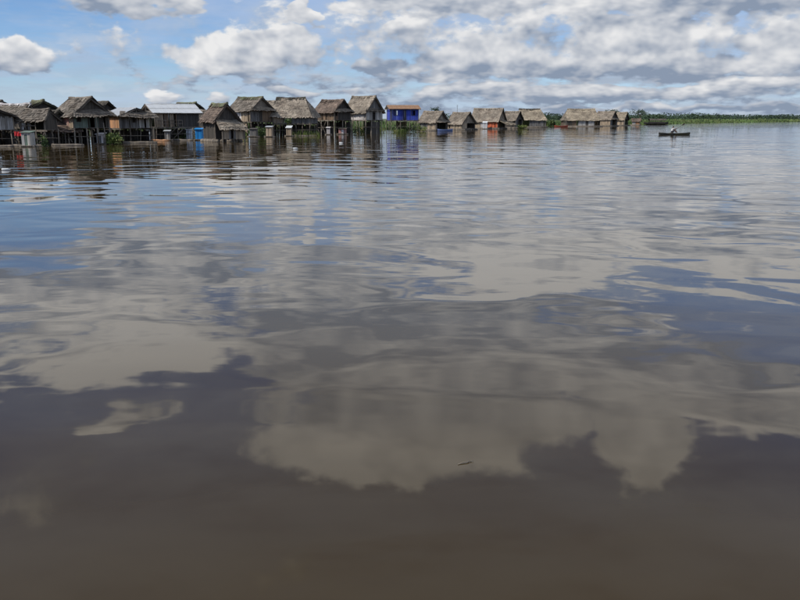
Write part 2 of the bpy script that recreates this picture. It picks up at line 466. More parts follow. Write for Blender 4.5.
def wall_side(o, p, q, z0, z1, segs, top=None):
    """segs: (from, to, material or None, kind) in fractions; kind: '' boards, 'window', 'door'"""
    P, Q = Vector((*p, 0)), Vector((*q, 0)); L = (Q - P).length; d = (Q - P).normalized(); nrm = d.cross(Vector((0, 0, 1)))
    for sg in segs:
        f0, f1, mat = sg[:3]; kind = sg[3] if len(sg) > 3 else ''
        if mat is None: continue
        a, b = P + d * L * f0, P + d * L * f1; ln = (b - a).length
        gaps = ()
        H = z1 - z0
        if kind == 'window': gaps = ((ln * .32, ln * .68, z0 + H * .42, z0 + H * .82),)
        if kind == 'door': gaps = ((ln * .3, ln * .7, z0 - .1, z0 + H * .84),)
        tp = (lambda t, f0=f0, f1=f1: top(f0 + (f1 - f0) * t)) if top else None
        w = boards((a.x, a.y), (b.x, b.y), z0, z1, gaps=gaps, top=tp).build('wall', mat, o)
        for (g0, g1, s0, s1) in gaps:
            c = [a + d * g0, a + d * g1, a + d * g1, a + d * g0]
            for i, zz in enumerate((s0, s0, s1, s1)): c[i] = Vector((c[i].x, c[i].y, max(zz, z0)))
            part = frame_part('window' if kind == 'window' else 'door', c, nrm, 0.07, 'wood_dark', o)
            mb = MB(); cc = [k - nrm * 0.03 for k in c]; ins = (cc[1] - cc[0]) * (0.04)
            hinge = [cc[0], cc[0].lerp(cc[1], 0.55) - nrm * 0.25, cc[3].lerp(cc[2], 0.55) - nrm * 0.25, cc[3]]
            mb.hexa([hinge[0], hinge[1], hinge[1] - nrm * 0.03, hinge[0] - nrm * 0.03, hinge[3], hinge[2], hinge[2] - nrm * 0.03, hinge[3] - nrm * 0.03], 0.7)
            mb.build('shutter' if kind == 'window' else 'door_leaf', mat, part)

SHEET = {}
def sheet_mesh(w, l, mat):
    key = (round(w, 2), round(l, 2), mat)
    if key not in SHEET:
        mb = MB(); n = 16
        for k in range(n):
            x0, x1 = w * k / n, w * (k + 1) / n
            z0, z1 = (0.018 if k % 2 else -0.018), (0.018 if (k + 1) % 2 else -0.018)
            mb.face([(x0, 0, z0), (x1, 0, z1), (x1, l, z1), (x0, l, z0)])
        SHEET[key] = mb.mesh('roof_sheet', mat)
    return SHEET[key]

def metal_slope(roof, A, B, D, mats, sheet=0.86, rows=2):
    """Corrugated sheets laid from the eave A-B up to D; every sheet a piece of its own, lapped over the one below."""
    A, B, D = Vector(A), Vector(B), Vector(D)
    u = (B - A); n = max(2, round(u.length / sheet)); w = u.length / n; ux = u.normalized()
    vdir = (D - A); l = vdir.length / rows; vx = vdir.normalized(); nz = ux.cross(vx)
    for r in range(rows):
        for k in range(n):
            me = sheet_mesh(w * 1.06, l * 1.08, rng.choice(mats))
            o = put('roof_sheet', me, roof)
            org = A + ux * (w * k + jit(0.02)) + vx * (l * r - 0.03 + jit(0.04)) + nz * (0.03 + 0.028 * r + 0.012 * (k % 2))
            M = Matrix((( ux.x, vx.x, nz.x, org.x), (ux.y, vx.y, nz.y, org.y), (ux.z, vx.z, nz.z, org.z), (0, 0, 0, 1)))
            o.matrix_basis = M @ Matrix.Rotation(jit(0.006), 4, 'Z')

# ------------------------------------------------------------------ house
def house(label, x, y, yaw, L, W, floor, eave, ridge, name='stilt_house', cat='house', thatch_mat='thatch_grey', far_mat=None, over=0.4,
          hip=(0, 0), skirt=None, gable='board_dark', leftgable=None, walls=None, stilts=(3, 3), stilt_mat='wood_pole', raft=False,
          roof='thatch', cap=None, porch=None, mast=None, braces=True, sag=0.10, group='houses on stilts along the river', deckover=0.1, rail=None, under=None):
    o = thing(name, label, cat, (x, y, 0), yaw, group)
    l2, w2 = L / 2, W / 2
    wl, ww = l2 - over, w2 - over                              # wall lines
    zt = eave + (ridge - eave) * (over / w2)                   # underside of the roof above the walls
    def top_g(t): return eave + (ridge - eave) * (1 - abs(2 * t - 1) * ww / w2) - 0.06
    # roof
    if roof == 'thatch':
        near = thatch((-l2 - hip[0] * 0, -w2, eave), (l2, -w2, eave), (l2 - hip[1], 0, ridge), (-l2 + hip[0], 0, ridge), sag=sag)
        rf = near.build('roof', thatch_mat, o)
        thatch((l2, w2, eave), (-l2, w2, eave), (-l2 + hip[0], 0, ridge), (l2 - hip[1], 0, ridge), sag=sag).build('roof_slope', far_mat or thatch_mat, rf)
        if hip[1] > 0.8: thatch((l2, -w2, eave), (l2, w2, eave), (l2 - hip[1], 0.05, ridge), (l2 - hip[1], -0.05, ridge), sag=0.03).build('roof_slope', far_mat or thatch_mat, rf)
        if hip[0] > 0.8: thatch((-l2, w2, eave), (-l2, -w2, eave), (-l2 + hip[0], -0.05, ridge), (-l2 + hip[0], 0.05, ridge), sag=0.03).build('roof_slope', far_mat or thatch_mat, rf)
        ridge_cap((-l2 + hip[0] - 0.1, 0, ridge + 0.08), (l2 - hip[1] + 0.1, 0, ridge + 0.08), sag).build('ridge_cap', cap or thatch_mat, rf)
        for sx_, hp in ((-1, hip[0]), (1, hip[1])):
            if hp > 0.8: continue
            mb = MB()                                          # barge poles on the gable edge
            for sy_ in (-1, 1):
                mb.tube([(sx_ * (l2 + 0.03), sy_ * w2 * 1.04, eave - 0.06), (sx_ * (l2 - hp + 0.03), 0, ridge + 0.05)], [0.05, 0.04], 6, 0.7)
            mb.build('barge_pole', 'wood_dark', rf)
    else:
        mats = roof if isinstance(roof, (list, tuple)) else [roof]
        mb = MB()
        for yy in (-w2 * .96, -w2 / 2, w2 / 2, w2 * .96):
            zz = eave + (ridge - eave) * (1 - abs(yy) / w2)
            mb.bar((-l2, yy, zz - 0.07), (l2, yy, zz - 0.07), 0.07, 0.09)
        mb.bar((-l2, 0, ridge - 0.09), (l2, 0, ridge - 0.09), 0.07, 0.1)
        for xx in (-l2 + .05, -l2 / 3, l2 / 3, l2 - .05):
            for sy_ in (-1, 1): mb.bar((xx, sy_ * w2, eave - 0.12), (xx, 0, ridge - 0.13), 0.06, 0.09)
            mb.bar((xx, -ww, eave - .02), (xx, ww, eave - .02), 0.06, 0.09); mb.bar((xx, 0, eave - .02), (xx, 0, ridge - .1), 0.06)
        rf = mb.build('roof_frame', 'wood_pole', o)
        metal_slope(rf, (-l2, -w2, eave), (l2, -w2, eave), (-l2, 0, ridge), mats)
        if far_mat and far_mat.startswith('thatch'):
            thatch((l2, w2, eave), (-l2, w2, eave), (-l2, 0, ridge), (l2, 0, ridge)).build('roof_slope', far_mat, rf)
        else:
            metal_slope(rf, (l2, w2, eave), (-l2, w2, eave), (l2, 0, ridge), mats)
        mb = MB()
        for sy_ in (-1, 1): mb.face([(-l2, 0, ridge + 0.07), (l2, 0, ridge + 0.07), (l2, sy_ * 0.18, ridge), (-l2, sy_ * 0.18, ridge)][::sy_])
        mb.build('ridge_cap', mats[0], rf)
    # gables
    for sx_, g, hp in ((1, gable, hip[1]), (-1, leftgable if leftgable is not None else gable, hip[0])):
        if hp > 0.8 or not g or g == 'open': continue
        a, b = ((sx_ * wl, -ww), (sx_ * wl, ww)) if sx_ > 0 else ((sx_ * wl, ww), (sx_ * wl, -ww))
        boards(a, b, zt - 0.15, zt, width=0.16, top=lambda t: max(zt - 0.1, top_g(t)), gapchance=0.0).build('gable', g, o)
    if skirt:
        sm, sd_, sz = skirt                                    # material, reach, drop
        zs = zt + 0.25
        thatch((wl + sd_, -w2 * 1.02, zs - sz), (wl + sd_, w2 * 1.02, zs - sz), (wl + 0.02, ww * 0.92, zs + 0.1), (wl + 0.02, -ww * 0.92, zs + 0.1), sag=0.04).build('gable_awning', sm, o)
    # walls
    W_ = {'front': [(0, 1, 'board_brown')], 'right': [(0, 1, 'board_grey')], 'left': [(0, 1, 'board_brown')], 'back': [(0, 1, 'board_dark')]}
    W_.update(walls or {})
    for side, (a, b) in {'front': ((-wl, -ww), (wl, -ww)), 'right': ((wl, -ww), (wl, ww)), 'back': ((wl, ww), (-wl, ww)), 'left': ((-wl, ww), (-wl, -ww))}.items():
        if W_[side]: wall_side(o, a, b, floor + 0.03, zt - 0.02, W_[side])
    # corner posts
    for cx in (-wl, wl):
        for cy in (-ww, ww):
            mb = MB(); mb.bar((cx, cy, floor), (cx, cy, zt), 0.11, 0.11); mb.build('corner_post', 'wood_pole', o)
    # floor: joists and deck boards
    dl, dw = wl + deckover, ww + deckover
    mb = MB(); n = max(4, int(2 * dl / 0.35))
    for k in range(n):
        xa = -dl + 2 * dl * k / n
        mb.box((xa + 0.01, -dw + jit(.05), floor - 0.03), (xa + 2 * dl / n - 0.01, dw + jit(.05), floor + 0.01), rng.uniform(.75, 1.2))
    dk = mb.build('floor_deck', 'wood_pole', o)
    mb = MB()
    for yy in (-dw * .97, 0, dw * .97): mb.bar((-dl - .15, yy, floor - 0.1), (dl + .15, yy, floor - 0.1), 0.09, 0.13)
    mb.build('floor_beam', 'wood_pole', dk)
    if raft:
        for k in range(5):
            yy = -dw + 2 * dw * k / 4
            mb = MB(); mb.tube([(-dl - rng.uniform(.2, .9), yy, 0.08), (0, yy + jit(.08), 0.06), (dl + rng.uniform(.2, .9), yy, 0.08)], [0.24, 0.27, 0.22], 9, rng.uniform(.7, 1.2))
            mb.build('raft_log', 'wood_pole', o, True)
    elif stilts:
        nx, ny = stilts
        for i in range(nx):
            for j in range(ny):
                px = -dl * .97 + 2 * dl * .97 * i / (nx - 1) + jit(.12); py = -dw * .97 + 2 * dw * .97 * j / (ny - 1) + jit(.12)
                s_ = put('stilt', stilt_mesh(stilt_mat, floor), o, (px, py, 0), rng.random() * 6)
                s_.rotation_euler.x = jit(.035); s_.rotation_euler.y = jit(.035)
        if braces and floor > 0.9:
            for k in range(3):
                i = rng.random(); mb = MB()
                xa = -dl + 2 * dl * i; sg = rng.choice((-1, 1))
                mb.tube([(xa, -dw - .07, .25), (max(-dl, min(dl, xa + sg * 1.4)), -dw - .06, floor - .12)], [.04, .035], 6, .9); mb.build('brace', 'wood_pole', o)
            mb = MB(); mb.tube([(-dl, -dw - .1, floor * .45), (dl, -dw - .1, floor * .5)], [.035, .03], 6); mb.build('cross_rail', 'wood_pole', o)
            mb = MB(); mb.tube([(dl + .1, -dw, floor * .5), (dl + .1, dw, floor * .45)], [.035, .03], 6); mb.build('cross_rail', 'wood_pole', o)
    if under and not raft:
        # dark screens added to keep the underfloor dim; the beige front is a wall
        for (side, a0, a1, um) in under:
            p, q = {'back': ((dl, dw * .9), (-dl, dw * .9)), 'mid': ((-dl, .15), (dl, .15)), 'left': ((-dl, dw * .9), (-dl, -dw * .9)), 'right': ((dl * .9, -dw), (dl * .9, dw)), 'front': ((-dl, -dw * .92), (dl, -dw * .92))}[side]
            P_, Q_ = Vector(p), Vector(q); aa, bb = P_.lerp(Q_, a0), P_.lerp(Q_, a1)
            boards(aa, bb, -.1, floor - .1, width=.22, gapchance=.07, top=lambda t, f=floor: f - .06 - abs(jit(.35))).build('underfloor_screen', um, o)
    if rail:
        x0, x1 = rail
        mb = MB(); mb.bar((x0, -dw - .02, floor + .8), (x1, -dw - .02, floor + .8), .06); mb.bar((x0, -dw - .02, floor + .4), (x1, -dw - .02, floor + .4), .05)
        n = max(2, int((x1 - x0) / .5))
        for k in range(n + 1): mb.bar((x0 + (x1 - x0) * k / n, -dw - .02, floor), (x0 + (x1 - x0) * k / n, -dw - .02, floor + .82), .05)
        mb.build('railing', 'wood_pole', o)
    if porch:
        # lean-to in front of the right gable: material, reach, eave height, mat of its walls
        pm, reach, ze, pw, side = porch
        if side == 'right':
            t = thatch((wl + reach, -w2, ze), (wl + reach, w2, ze), (wl, ww * .95, zt - .1), (wl, -ww * .95, zt - .1), sag=.05).build('lean_to_roof', pm, o)
            for yy in (-ww, 0, ww):
                mb = MB(); mb.tube([(wl + reach - .25, yy, -1), (wl + reach - .25, yy, ze + .1)], [.07, .06], 6); mb.build('post', stilt_mat, o)
            if pw: wall_side(o, (wl + reach - .3, -ww), (wl + reach - .3, ww), max(floor, .1), ze + .1, pw)
        else:
            t = thatch((-l2, -w2 - reach, ze), (l2, -w2 - reach, ze), (l2, -ww, zt - .15), (-l2, -ww, zt - .15), sag=.05).build('lean_to_roof', pm, o)
            for xx in (-wl, 0, wl):
                mb = MB(); mb.tube([(xx, -w2 - reach + .25, -1), (xx, -w2 - reach + .25, ze + .1)], [.07, .06], 6); mb.build('post', stilt_mat, o)
            if pw: wall_side(o, (-wl, -w2 - reach + .3), (wl, -w2 - reach + .3), max(floor, .1), ze + .1, pw)
    if mast:
        mb = MB(); mb.tube([(mast[0], 0, ridge - .4), (mast[0], 0, ridge + mast[1])], [.045, .03], 6)
        for k in range(3): mb.bar((mast[0] - .35 + .08 * k, 0, ridge + mast[1] - .15 - .3 * k), (mast[0] + .35 - .08 * k, 0, ridge + mast[1] - .15 - .3 * k), .03)
        mb.build('antenna_mast', 'wood_dark', o)
    return o

# ------------------------------------------------------------------ the land behind the village and the far shore
SHORE = [(-900, 60), (-260, 95), (-95, 118), (-52, 128), (-22, 185), (2, 212), (20, 250), (46, 292), (72, 325), (98, 356), (131, 400),
         (158, 447), (194, 505), (250, 578), (322, 665), (430, 790), (640, 1000), (1200, 1420), (2600, 2300), (6000, 4200)]
def shore_normal(k):
    a = Vector((*SHORE[max(k - 1, 0)], 0)); b = Vector((*SHORE[min(k + 1, len(SHORE) - 1)], 0))
    d = (b - a).normalized(); return Vector((-d.y, d.x, 0))
mb = MB(); rows_ = []
for k, p in enumerate(SHORE):
    n_ = shore_normal(k); row = []
    for dist, z in ((-3, -0.8), (0, 0.03), (2.5, 0.28), (12, 0.45), (60, 0.6), (400, 0.9), (2500, 1.4)):
        c = Vector((*p, 0)) + n_ * dist
        row.append((c.x, c.y, z + (noise.noise(c * 0.05) * 0.15 if dist > 5 else 0)))
    rows_.append(row)
for a, b in zip(rows_, rows_[1:]):
    for j in range(6): mb.face([a[j], b[j], b[j + 1], a[j + 1]])
bank = mb.build('river_bank', 'mud'); bank['kind'] = 'structure'

def shore_point(t):
    k = min(int(t), len(SHORE) - 2); f = t - k
    p = Vector((*SHORE[k], 0)).lerp(Vector((*SHORE[k + 1], 0)), f)
    n_ = shore_normal(k).lerp(shore_normal(k + 1), f).normalized()
    return p, n_
# reeds and tall grass: a continuous mass along the shore
mb = MB()
for i in range(36000):
    t = 3 + 13.2 * rng.random() if i < 30000 else 0.9 + 2.1 * rng.random()
    p, n_ = shore_point(t)
    d = rng.random() ** 1.7 * 55 - 2.0
    p = p + n_ * d
    far = p.y / 400
    hh = rng.uniform(0.5, 1.5) * (0.75 + 0.6 * noise.noise(p * 0.03)) * min(1.0, 0.5 + (d + 2) / 8) * (0.85 + 0.55 * min(far, 1.4))
    w = rng.uniform(0.12, 0.3) * (0.7 + far * 0.9); a = rng.random() * 6.283; lx, ly = jit(0.35) * hh, jit(0.35) * hh
    ux, uy = math.cos(a) * w, math.sin(a) * w
    z0 = 0.0 if d < 1 else 0.3
    mb.face([(p.x - ux, p.y - uy, z0), (p.x + ux, p.y + uy, z0), (p.x + lx + ux * .3, p.y + ly + uy * .3, z0 + hh), (p.x + lx - ux * .3, p.y + ly - uy * .3, z0 + hh * .94)], rng.uniform(.65, 1.3))
reeds = mb.build('reed_bed', 'reed_green'); tag(reeds, 'pale green reeds and tall grass along the river bank', 'reeds'); reeds['kind'] = 'stuff'
# the wood far behind the reeds: crowns merge into one low dark line
mb = MB()
for i in range(620):
    t = rng.uniform(9.9, 16.6); p, n_ = shore_point(t)
    p = p + n_ * rng.uniform(45, 130); D_ = p.length
    hgt = rng.uniform(2.2, 4.2) * (0.7 + D_ / 1100) * (1 + 0.5 * noise.noise(Vector((t * 3.1, 0, 0)))); rad = hgt * rng.uniform(0.8, 1.4)
    for k in range(70):
        a, b = rng.random() * 6.283, rng.uniform(-0.6, 1)
        rr = rad * math.sqrt(max(0.05, 1 - b * b)) * rng.uniform(.6, 1.05)
        c = Vector((p.x + math.cos(a) * rr, p.y + math.sin(a) * rr, .5 + hgt * .58 + b * hgt * .42))
        s_ = rng.uniform(.25, .55) * (0.6 + D_ / 1300); q1 = Vector((jit(1), jit(1), jit(1))).normalized() * s_; q2 = Vector((jit(1), jit(1), jit(1))).normalized() * s_
        mb.face([c - q1, c + q2, c + q1, c - q2], rng.uniform(.6, 1.35))
wood = mb.build('far_wood', 'forest_leaf'); tag(wood, 'dark line of woodland on the far shore', 'woodland'); wood['kind'] = 'stuff'

# ------------------------------------------------------------------ the village
SITE = {
    'edge': (-40.0, 79.3, -45, 4, 4.6, 1.54, 2.65, 3.66),
    'edgeback': (-43.1, 87.9, -45, 3.5, 4, 2.03, 3.47, 4.35),
    'paleridge': (-40.2, 85.9, -12, 3.6, 4, 1.75, 2.85, 4.02),
    'mossback': (-40.1, 91.3, -45, 3, 4.2, 2.01, 3.40, 4.48),
    'openshed': (-35.7, 80.9, -10, 3.4, 2.8, 1.52, 2.41, 3.42),
    'darkgable': (-35.5, 84.3, -48, 3.0, 3.6, 1.17, 2.06, 3.34),
    'bighouse': (-33.0, 85.2, -38, 4.1, 4.8, 1.66, 2.85, 4.65),
    'orange': (-30.3, 91.3, -42, 3.9, 4.6, 1.58, 2.87, 3.72),
    'metal': (-28.5, 102.1, 38, 6.4, 4.6, 1.59, 3.25, 4.32),
    'greenback': (-31.2, 120.5, -35, 4, 4, 1.82, 3.66, 4.80),
    'brownlow': (-20.75, 94.6, -46, 3.2, 3.7, 0.35, 2.25, 4.21),
    'twostorey': (-22.6, 124.7, -33, 4.9, 5.6, 2.16, 3.69, 5.67),
    'tanback': (-24.3, 153.2, -10, 5, 5, 2.15, 3.77, 5.78),
    'bigslope': (-16.3, 127.9, -6, 6.6, 6.2, 1.86, 2.82, 5.71),
    'midthatch': (-11.4, 139.7, -42, 5.4, 4.6, 2.35, 3.58, 5.63),
    'tall': (-6.3, 144.3, -36, 5.2, 5.4, 2.35, 3.53, 6.34),
    'blue': (0.5, 158.6, 12, 6.2, 4.6, 2.27, 4.37, 5.06),
    'float1': (7.3, 178.0, -38, 5, 5.2, 0.35, 1.76, 4.07),
    'float2': (14.5, 193.5, -42, 5, 5.8, 0.35, 1.35, 3.97),
    'float3': (22.9, 212.3, -28, 8.0, 6.0, 0.35, 1.85, 5.10),
    'float4': (30.4, 221.3, -38, 4.6, 4.4, 0.35, 2.08, 4.43),
    'float5': (39.8, 246.3, -8, 8.6, 6.4, 0.35, 2.17, 5.38),
    'longhouse': (59.4, 269.9, -4, 12.6, 6.6, 0.35, 2.03, 5.64),
    'float7': (71.5, 284.4, -38, 6.4, 6.4, 0.35, 2.20, 4.95),
    'float8': (81.5, 302.5, -35, 4.6, 5, 0.35, 2.06, 4.82),
    'shed': (93.1, 323.1, -20, 3.6, 3, 0.35, 1.53, 2.52),
}
S_ = SITE
FLOAT = 'floating houses downriver'
house('dark thatched stilt house cut off by the left edge of the picture', *S_['edge'], thatch_mat='thatch_dark', gable='board_dark',
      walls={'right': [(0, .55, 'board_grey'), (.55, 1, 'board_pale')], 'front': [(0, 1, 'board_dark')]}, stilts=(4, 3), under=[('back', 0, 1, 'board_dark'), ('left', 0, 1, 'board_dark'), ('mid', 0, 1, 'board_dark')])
house('small dark gabled roof behind the house at the left edge', *S_['edgeback'], thatch_mat='thatch_dark', gable='board_dark')
house('stilt house with a pale ridge strip above grey brown thatch', *S_['paleridge'], thatch_mat='thatch_grey', cap='board_white', gable='board_dark',
      walls={'front': [(0, 1, 'board_dark')]}, under=[('back', 0, 1, 'board_dark'), ('left', 0, 1, 'board_dark'), ('mid', 0, 1, 'board_dark')])
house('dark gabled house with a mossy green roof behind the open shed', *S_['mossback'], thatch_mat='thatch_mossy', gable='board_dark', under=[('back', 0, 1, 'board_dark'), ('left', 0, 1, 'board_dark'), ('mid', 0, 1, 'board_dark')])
house('open sided grey thatched shed on poles with dark shade beneath', *S_['openshed'], name='open_shed', cat='shed', thatch_mat='thatch_grey', hip=(.55, .45), gable='board_dark',
      walls={'front': [(0, .14, 'board_pale'), (.3, .42, 'board_grey')], 'right': [(0, 1, 'board_dark')], 'left': [(0, .6, 'board_grey')]}, stilts=(4, 3), rail=(-1.2, .4), under=[('back', 0, 1, 'board_dark'), ('left', 0, 1, 'board_dark'), ('mid', 0.1, 1, 'board_dark')])
house('low dark gabled hut with a pale lean-to roof sloping to the water', *S_['darkgable'], name='hut', cat='hut', thatch_mat='thatch_dark', gable='thatch_dark',
      walls={'front': [(0, 1, 'board_dark')], 'right': [(0, 1, 'board_dark')]}, porch=('thatch_brown', 1.7, 1.35, [(0, .35, 'board_brown'), (.4, .55, 'board_pale'), (.62, .72, 'board_brown'), (.8, 1, 'board_dark')], 'right'), stilts=(3, 3), under=[('back', 0, 1, 'board_dark'), ('left', 0, 1, 'board_dark'), ('mid', 0, 1, 'board_dark')])
house('big grey thatched stilt house with a broad gable awning and pinkish side wall', *S_['bighouse'], thatch_mat='thatch_grey', gable='thatch_dark', skirt=('thatch_grey', .95, .55),
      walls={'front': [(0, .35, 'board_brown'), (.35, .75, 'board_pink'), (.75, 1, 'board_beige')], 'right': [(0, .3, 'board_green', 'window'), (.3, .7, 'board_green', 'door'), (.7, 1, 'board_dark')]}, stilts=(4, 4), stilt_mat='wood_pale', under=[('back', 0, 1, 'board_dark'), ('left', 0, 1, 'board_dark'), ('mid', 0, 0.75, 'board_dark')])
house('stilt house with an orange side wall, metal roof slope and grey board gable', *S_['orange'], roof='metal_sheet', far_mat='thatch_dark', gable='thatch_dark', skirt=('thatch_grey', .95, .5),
      walls={'front': [(0, .35, 'board_pink'), (.35, 1, 'board_orange')], 'right': [(0, .3, 'board_grey'), (.33, .6, 'board_grey', 'window'), (.62, .95, 'board_pale')]}, stilts=(3, 4), under=[('back', 0, 1, 'board_dark'), ('left', 0, 1, 'board_dark'), ('mid', 0.2, 1, 'board_dark')])
house('long dark open house under a shining corrugated metal roof', *S_['metal'], roof=['metal_sheet'], gable='open',
      walls={'front': [(0, .18, 'board_beige'), (.2, .3, 'board_brown'), (.33, .42, 'board_beige'), (.48, .6, 'board_dark'), (.6, 1, 'board_dark')], 'left': [(.1, .5, 'board_brown')], 'right': [(0, 1, 'board_dark')]},
      stilts=(5, 3), rail=(-2.6, .6), under=[('back', 0, 1, 'board_dark'), ('left', 0, 1, 'board_dark'), ('mid', 0, 0.45, 'board_dark')])
house('dark green gabled roof peeping over the metal roofed house', *S_['greenback'], thatch_mat='thatch_mossy', gable='board_dark')
house('low brown thatched house with steep gable and wide awning near the water', *S_['brownlow'], thatch_mat='thatch_brown', gable='board_dark', skirt=None, raft=True,  # dark gable boards stand for the shade inside an open gable
      walls={'front': [(0, 1, 'board_dark')], 'right': [(0, 1, 'board_dark')]}, cap='thatch_mossy',
      porch=('thatch_tan', 1.75, 1.42, [(0, .3, 'board_beige'), (.3, .6, 'board_grey', 'door'), (.6, 1, 'board_beige')], 'right'))
house('tall stilt house with whitewashed boards on its left wall and mossy ridge', *S_['twostorey'], thatch_mat='thatch_grey', cap='thatch_mossy', gable='thatch_grey', skirt=('thatch_tan', .6, .4),
      walls={'front': [(0, .55, 'board_white'), (.55, 1, 'board_beige')], 'right': [(0, .4, 'board_grey'), (.4, .55, 'board_dark'), (.55, 1, 'board_brown')]}, stilts=(4, 4), under=[('back', 0, 1, 'board_dark'), ('front', .35, .8, 'board_beige'), ('mid', .2, 1, 'board_dark')])
house('tan thatched roof in the back row between two large roofs', *S_['tanback'], thatch_mat='thatch_tan', gable='board_dark')
house('big house with a broad tan thatch slope facing the river', *S_['bigslope'], thatch_mat='thatch_tan', gable='thatch_tan', hip=(.5, 1.7), cap='thatch_dark',
      walls={'front': [(0, .28, 'board_beige'), (.3, .42, 'board_pale'), (.42, 1, 'board_grey')], 'right': [(0, 1, 'board_grey')], 'left': [(0, 1, 'board_beige')]}, stilts=(6, 3), sag=.12, under=[('back', 0, 1, 'board_dark'), ('left', 0, 1, 'board_dark'), ('mid', 0.1, 0.9, 'board_dark')])
house('brown thatched stilt house with a dark gable and long eaves', *S_['midthatch'], thatch_mat='thatch_brown', far_mat='thatch_dark', gable='board_dark', skirt=('thatch_tan', .6, .4), cap='thatch_brown',  # gable is open: its inner shade is put into dark boards
      walls={'front': [(0, 1, 'board_brown')], 'right': [(0, .25, 'board_brown', 'window'), (.25, 1, 'board_dark')]}, stilts=(4, 3), stilt_mat='wood_pale', under=[('back', 0, 1, 'board_dark'), ('left', 0, 1, 'board_dark'), ('mid', 0, 0.5, 'board_dark')])
house('tall stilt house with a white side wall and grey board gable with dark door', *S_['tall'], thatch_mat='thatch_tan', gable='board_grey',
      walls={'front': [(0, 1, 'board_white')], 'right': [(0, .36, 'board_pale'), (.36, .62, 'board_grey', 'door'), (.62, 1, 'board_pale')]}, stilts=(4, 4), stilt_mat='wood_pale', skirt=('thatch_grey', .35, .25), under=[('back', .1, .9, 'board_dark'), ('right', .35, .9, 'board_dark')])
house('bright blue board house on stilts under a rusty low roof', *S_['blue'], roof=['metal_rust'], gable='board_blue',
      walls={'front': [(0, .36, 'board_blue', 'window'), (.36, .62, 'board_blue', 'door'), (.62, 1, 'board_blue', 'window')], 'left': [(0, 1, 'board_blue')], 'right': [(0, 1, 'board_blue')], 'back': [(0, 1, 'board_blue')]},
      stilts=(4, 3), mast=(2.9, -.3), under=[('back', .3, .7, 'board_brown')])
house('nearest floating thatched house, with beige front and dark doorway', *S_['float1'], name='floating_house', thatch_mat='thatch_tan', gable='thatch_tan', raft=True, group=FLOAT,
      skirt=('thatch_tan', .8, .5), walls={'front': [(0, .5, 'board_grey'), (.5, 1, 'board_beige')], 'right': [(0, .12, 'board_beige'), (.85, 1, 'board_dark')], 'left': [(0, 1, 'board_grey')]})
house('floating thatched house with an antenna mast and pale board side', *S_['float2'], name='floating_house', thatch_mat='thatch_tan', gable='thatch_tan', raft=True, group=FLOAT, mast=(-1.3, 1.8),
      walls={'front': [(0, 1, 'board_beige')], 'right': [(0, .4, 'board_beige'), (.95, 1, 'board_dark')]})
house('floating house with an orange red wall panel and rounded porch thatch', *S_['float3'], name='floating_house', thatch_mat='thatch_tan', far_mat='thatch_grey', gable='thatch_tan', raft=True, group=FLOAT,
      walls={'front': [(0, .35, 'board_beige'), (.35, .62, 'board_white'), (.62, 1, 'board_red')], 'right': [(0, .4, 'board_brown')]},
      porch=('thatch_straw', 3.0, 1.15, None, 'right'))
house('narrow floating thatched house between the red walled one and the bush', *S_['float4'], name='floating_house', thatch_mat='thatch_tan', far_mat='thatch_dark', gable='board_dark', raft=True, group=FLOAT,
      walls={'front': [(0, 1, 'board_dark')], 'right': [(0, .4, 'board_grey')]})
house('floating house with straw roof hipped at its right end and grey walls', *S_['float5'], name='floating_house', thatch_mat='thatch_straw', gable='board_dark', raft=True, group=FLOAT, hip=(.3, 2.2), cap='thatch_dark',
      walls={'front': [(0, .12, 'board_beige'), (.38, 1, 'board_grey')], 'right': [(0, 1, 'board_grey')]})
house('longest floating house, wide straw roof over dark red and bluish walls', *S_['longhouse'], name='floating_house', thatch_mat='thatch_straw', far_mat='thatch_tan', gable='board_dark', raft=True, group=FLOAT, hip=(2.0, 1.9),
      walls={'front': [(0, .1, 'board_beige'), (.1, .24, 'board_dark'), (.24, .36, 'board_brown'), (.4, .62, 'board_pale'), (.62, .68, 'board_dark'), (.68, .85, 'board_pale')]}, rail=(-5.5, -2.5))
house('floating house with a dark gable beside the longest one', *S_['float7'], name='floating_house', thatch_mat='thatch_tan', gable='board_dark', raft=True, group=FLOAT, skirt=('thatch_straw', .7, .4),
      walls={'front': [(0, 1, 'board_beige')], 'right': [(0, .3, 'board_grey'), (.8, 1, 'board_dark')]})
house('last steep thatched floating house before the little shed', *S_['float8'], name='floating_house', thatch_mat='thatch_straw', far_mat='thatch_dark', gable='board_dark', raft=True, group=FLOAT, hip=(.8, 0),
      walls={'front': [(0, 1, 'board_beige')], 'right': [(0, .3, 'board_beige')]})
house('little pale orange shed downriver of the last thatched house', *S_['shed'], name='floating_shed', cat='shed', thatch_mat='thatch_brown', gable='board_orange', raft=True, group=FLOAT,
      walls={'front': [(0, .45, 'board_pale'), (.45, 1, 'board_orange')], 'right': [(0, 1, 'board_beige')]})
# back row seen between the front houses
house('dark back row hut glimpsed between the big house and the orange walled one', -36.2, 98, -30, 4.2, 4.4, 1.7, 2.9, 4.5, thatch_mat='thatch_dark', gable='board_dark', under=[('mid', 0, 1, 'board_dark')])
house('grey back row hut half hidden by the brown house with steep gable', -25.5, 110, -40, 4, 4, 1.5, 2.6, 3.6, thatch_mat='thatch_grey', gable='board_dark', walls={'front': [(0, 1, 'board_dark')], 'right': [(0, 1, 'board_brown')]}, under=[('mid', 0, 1, 'board_dark')])

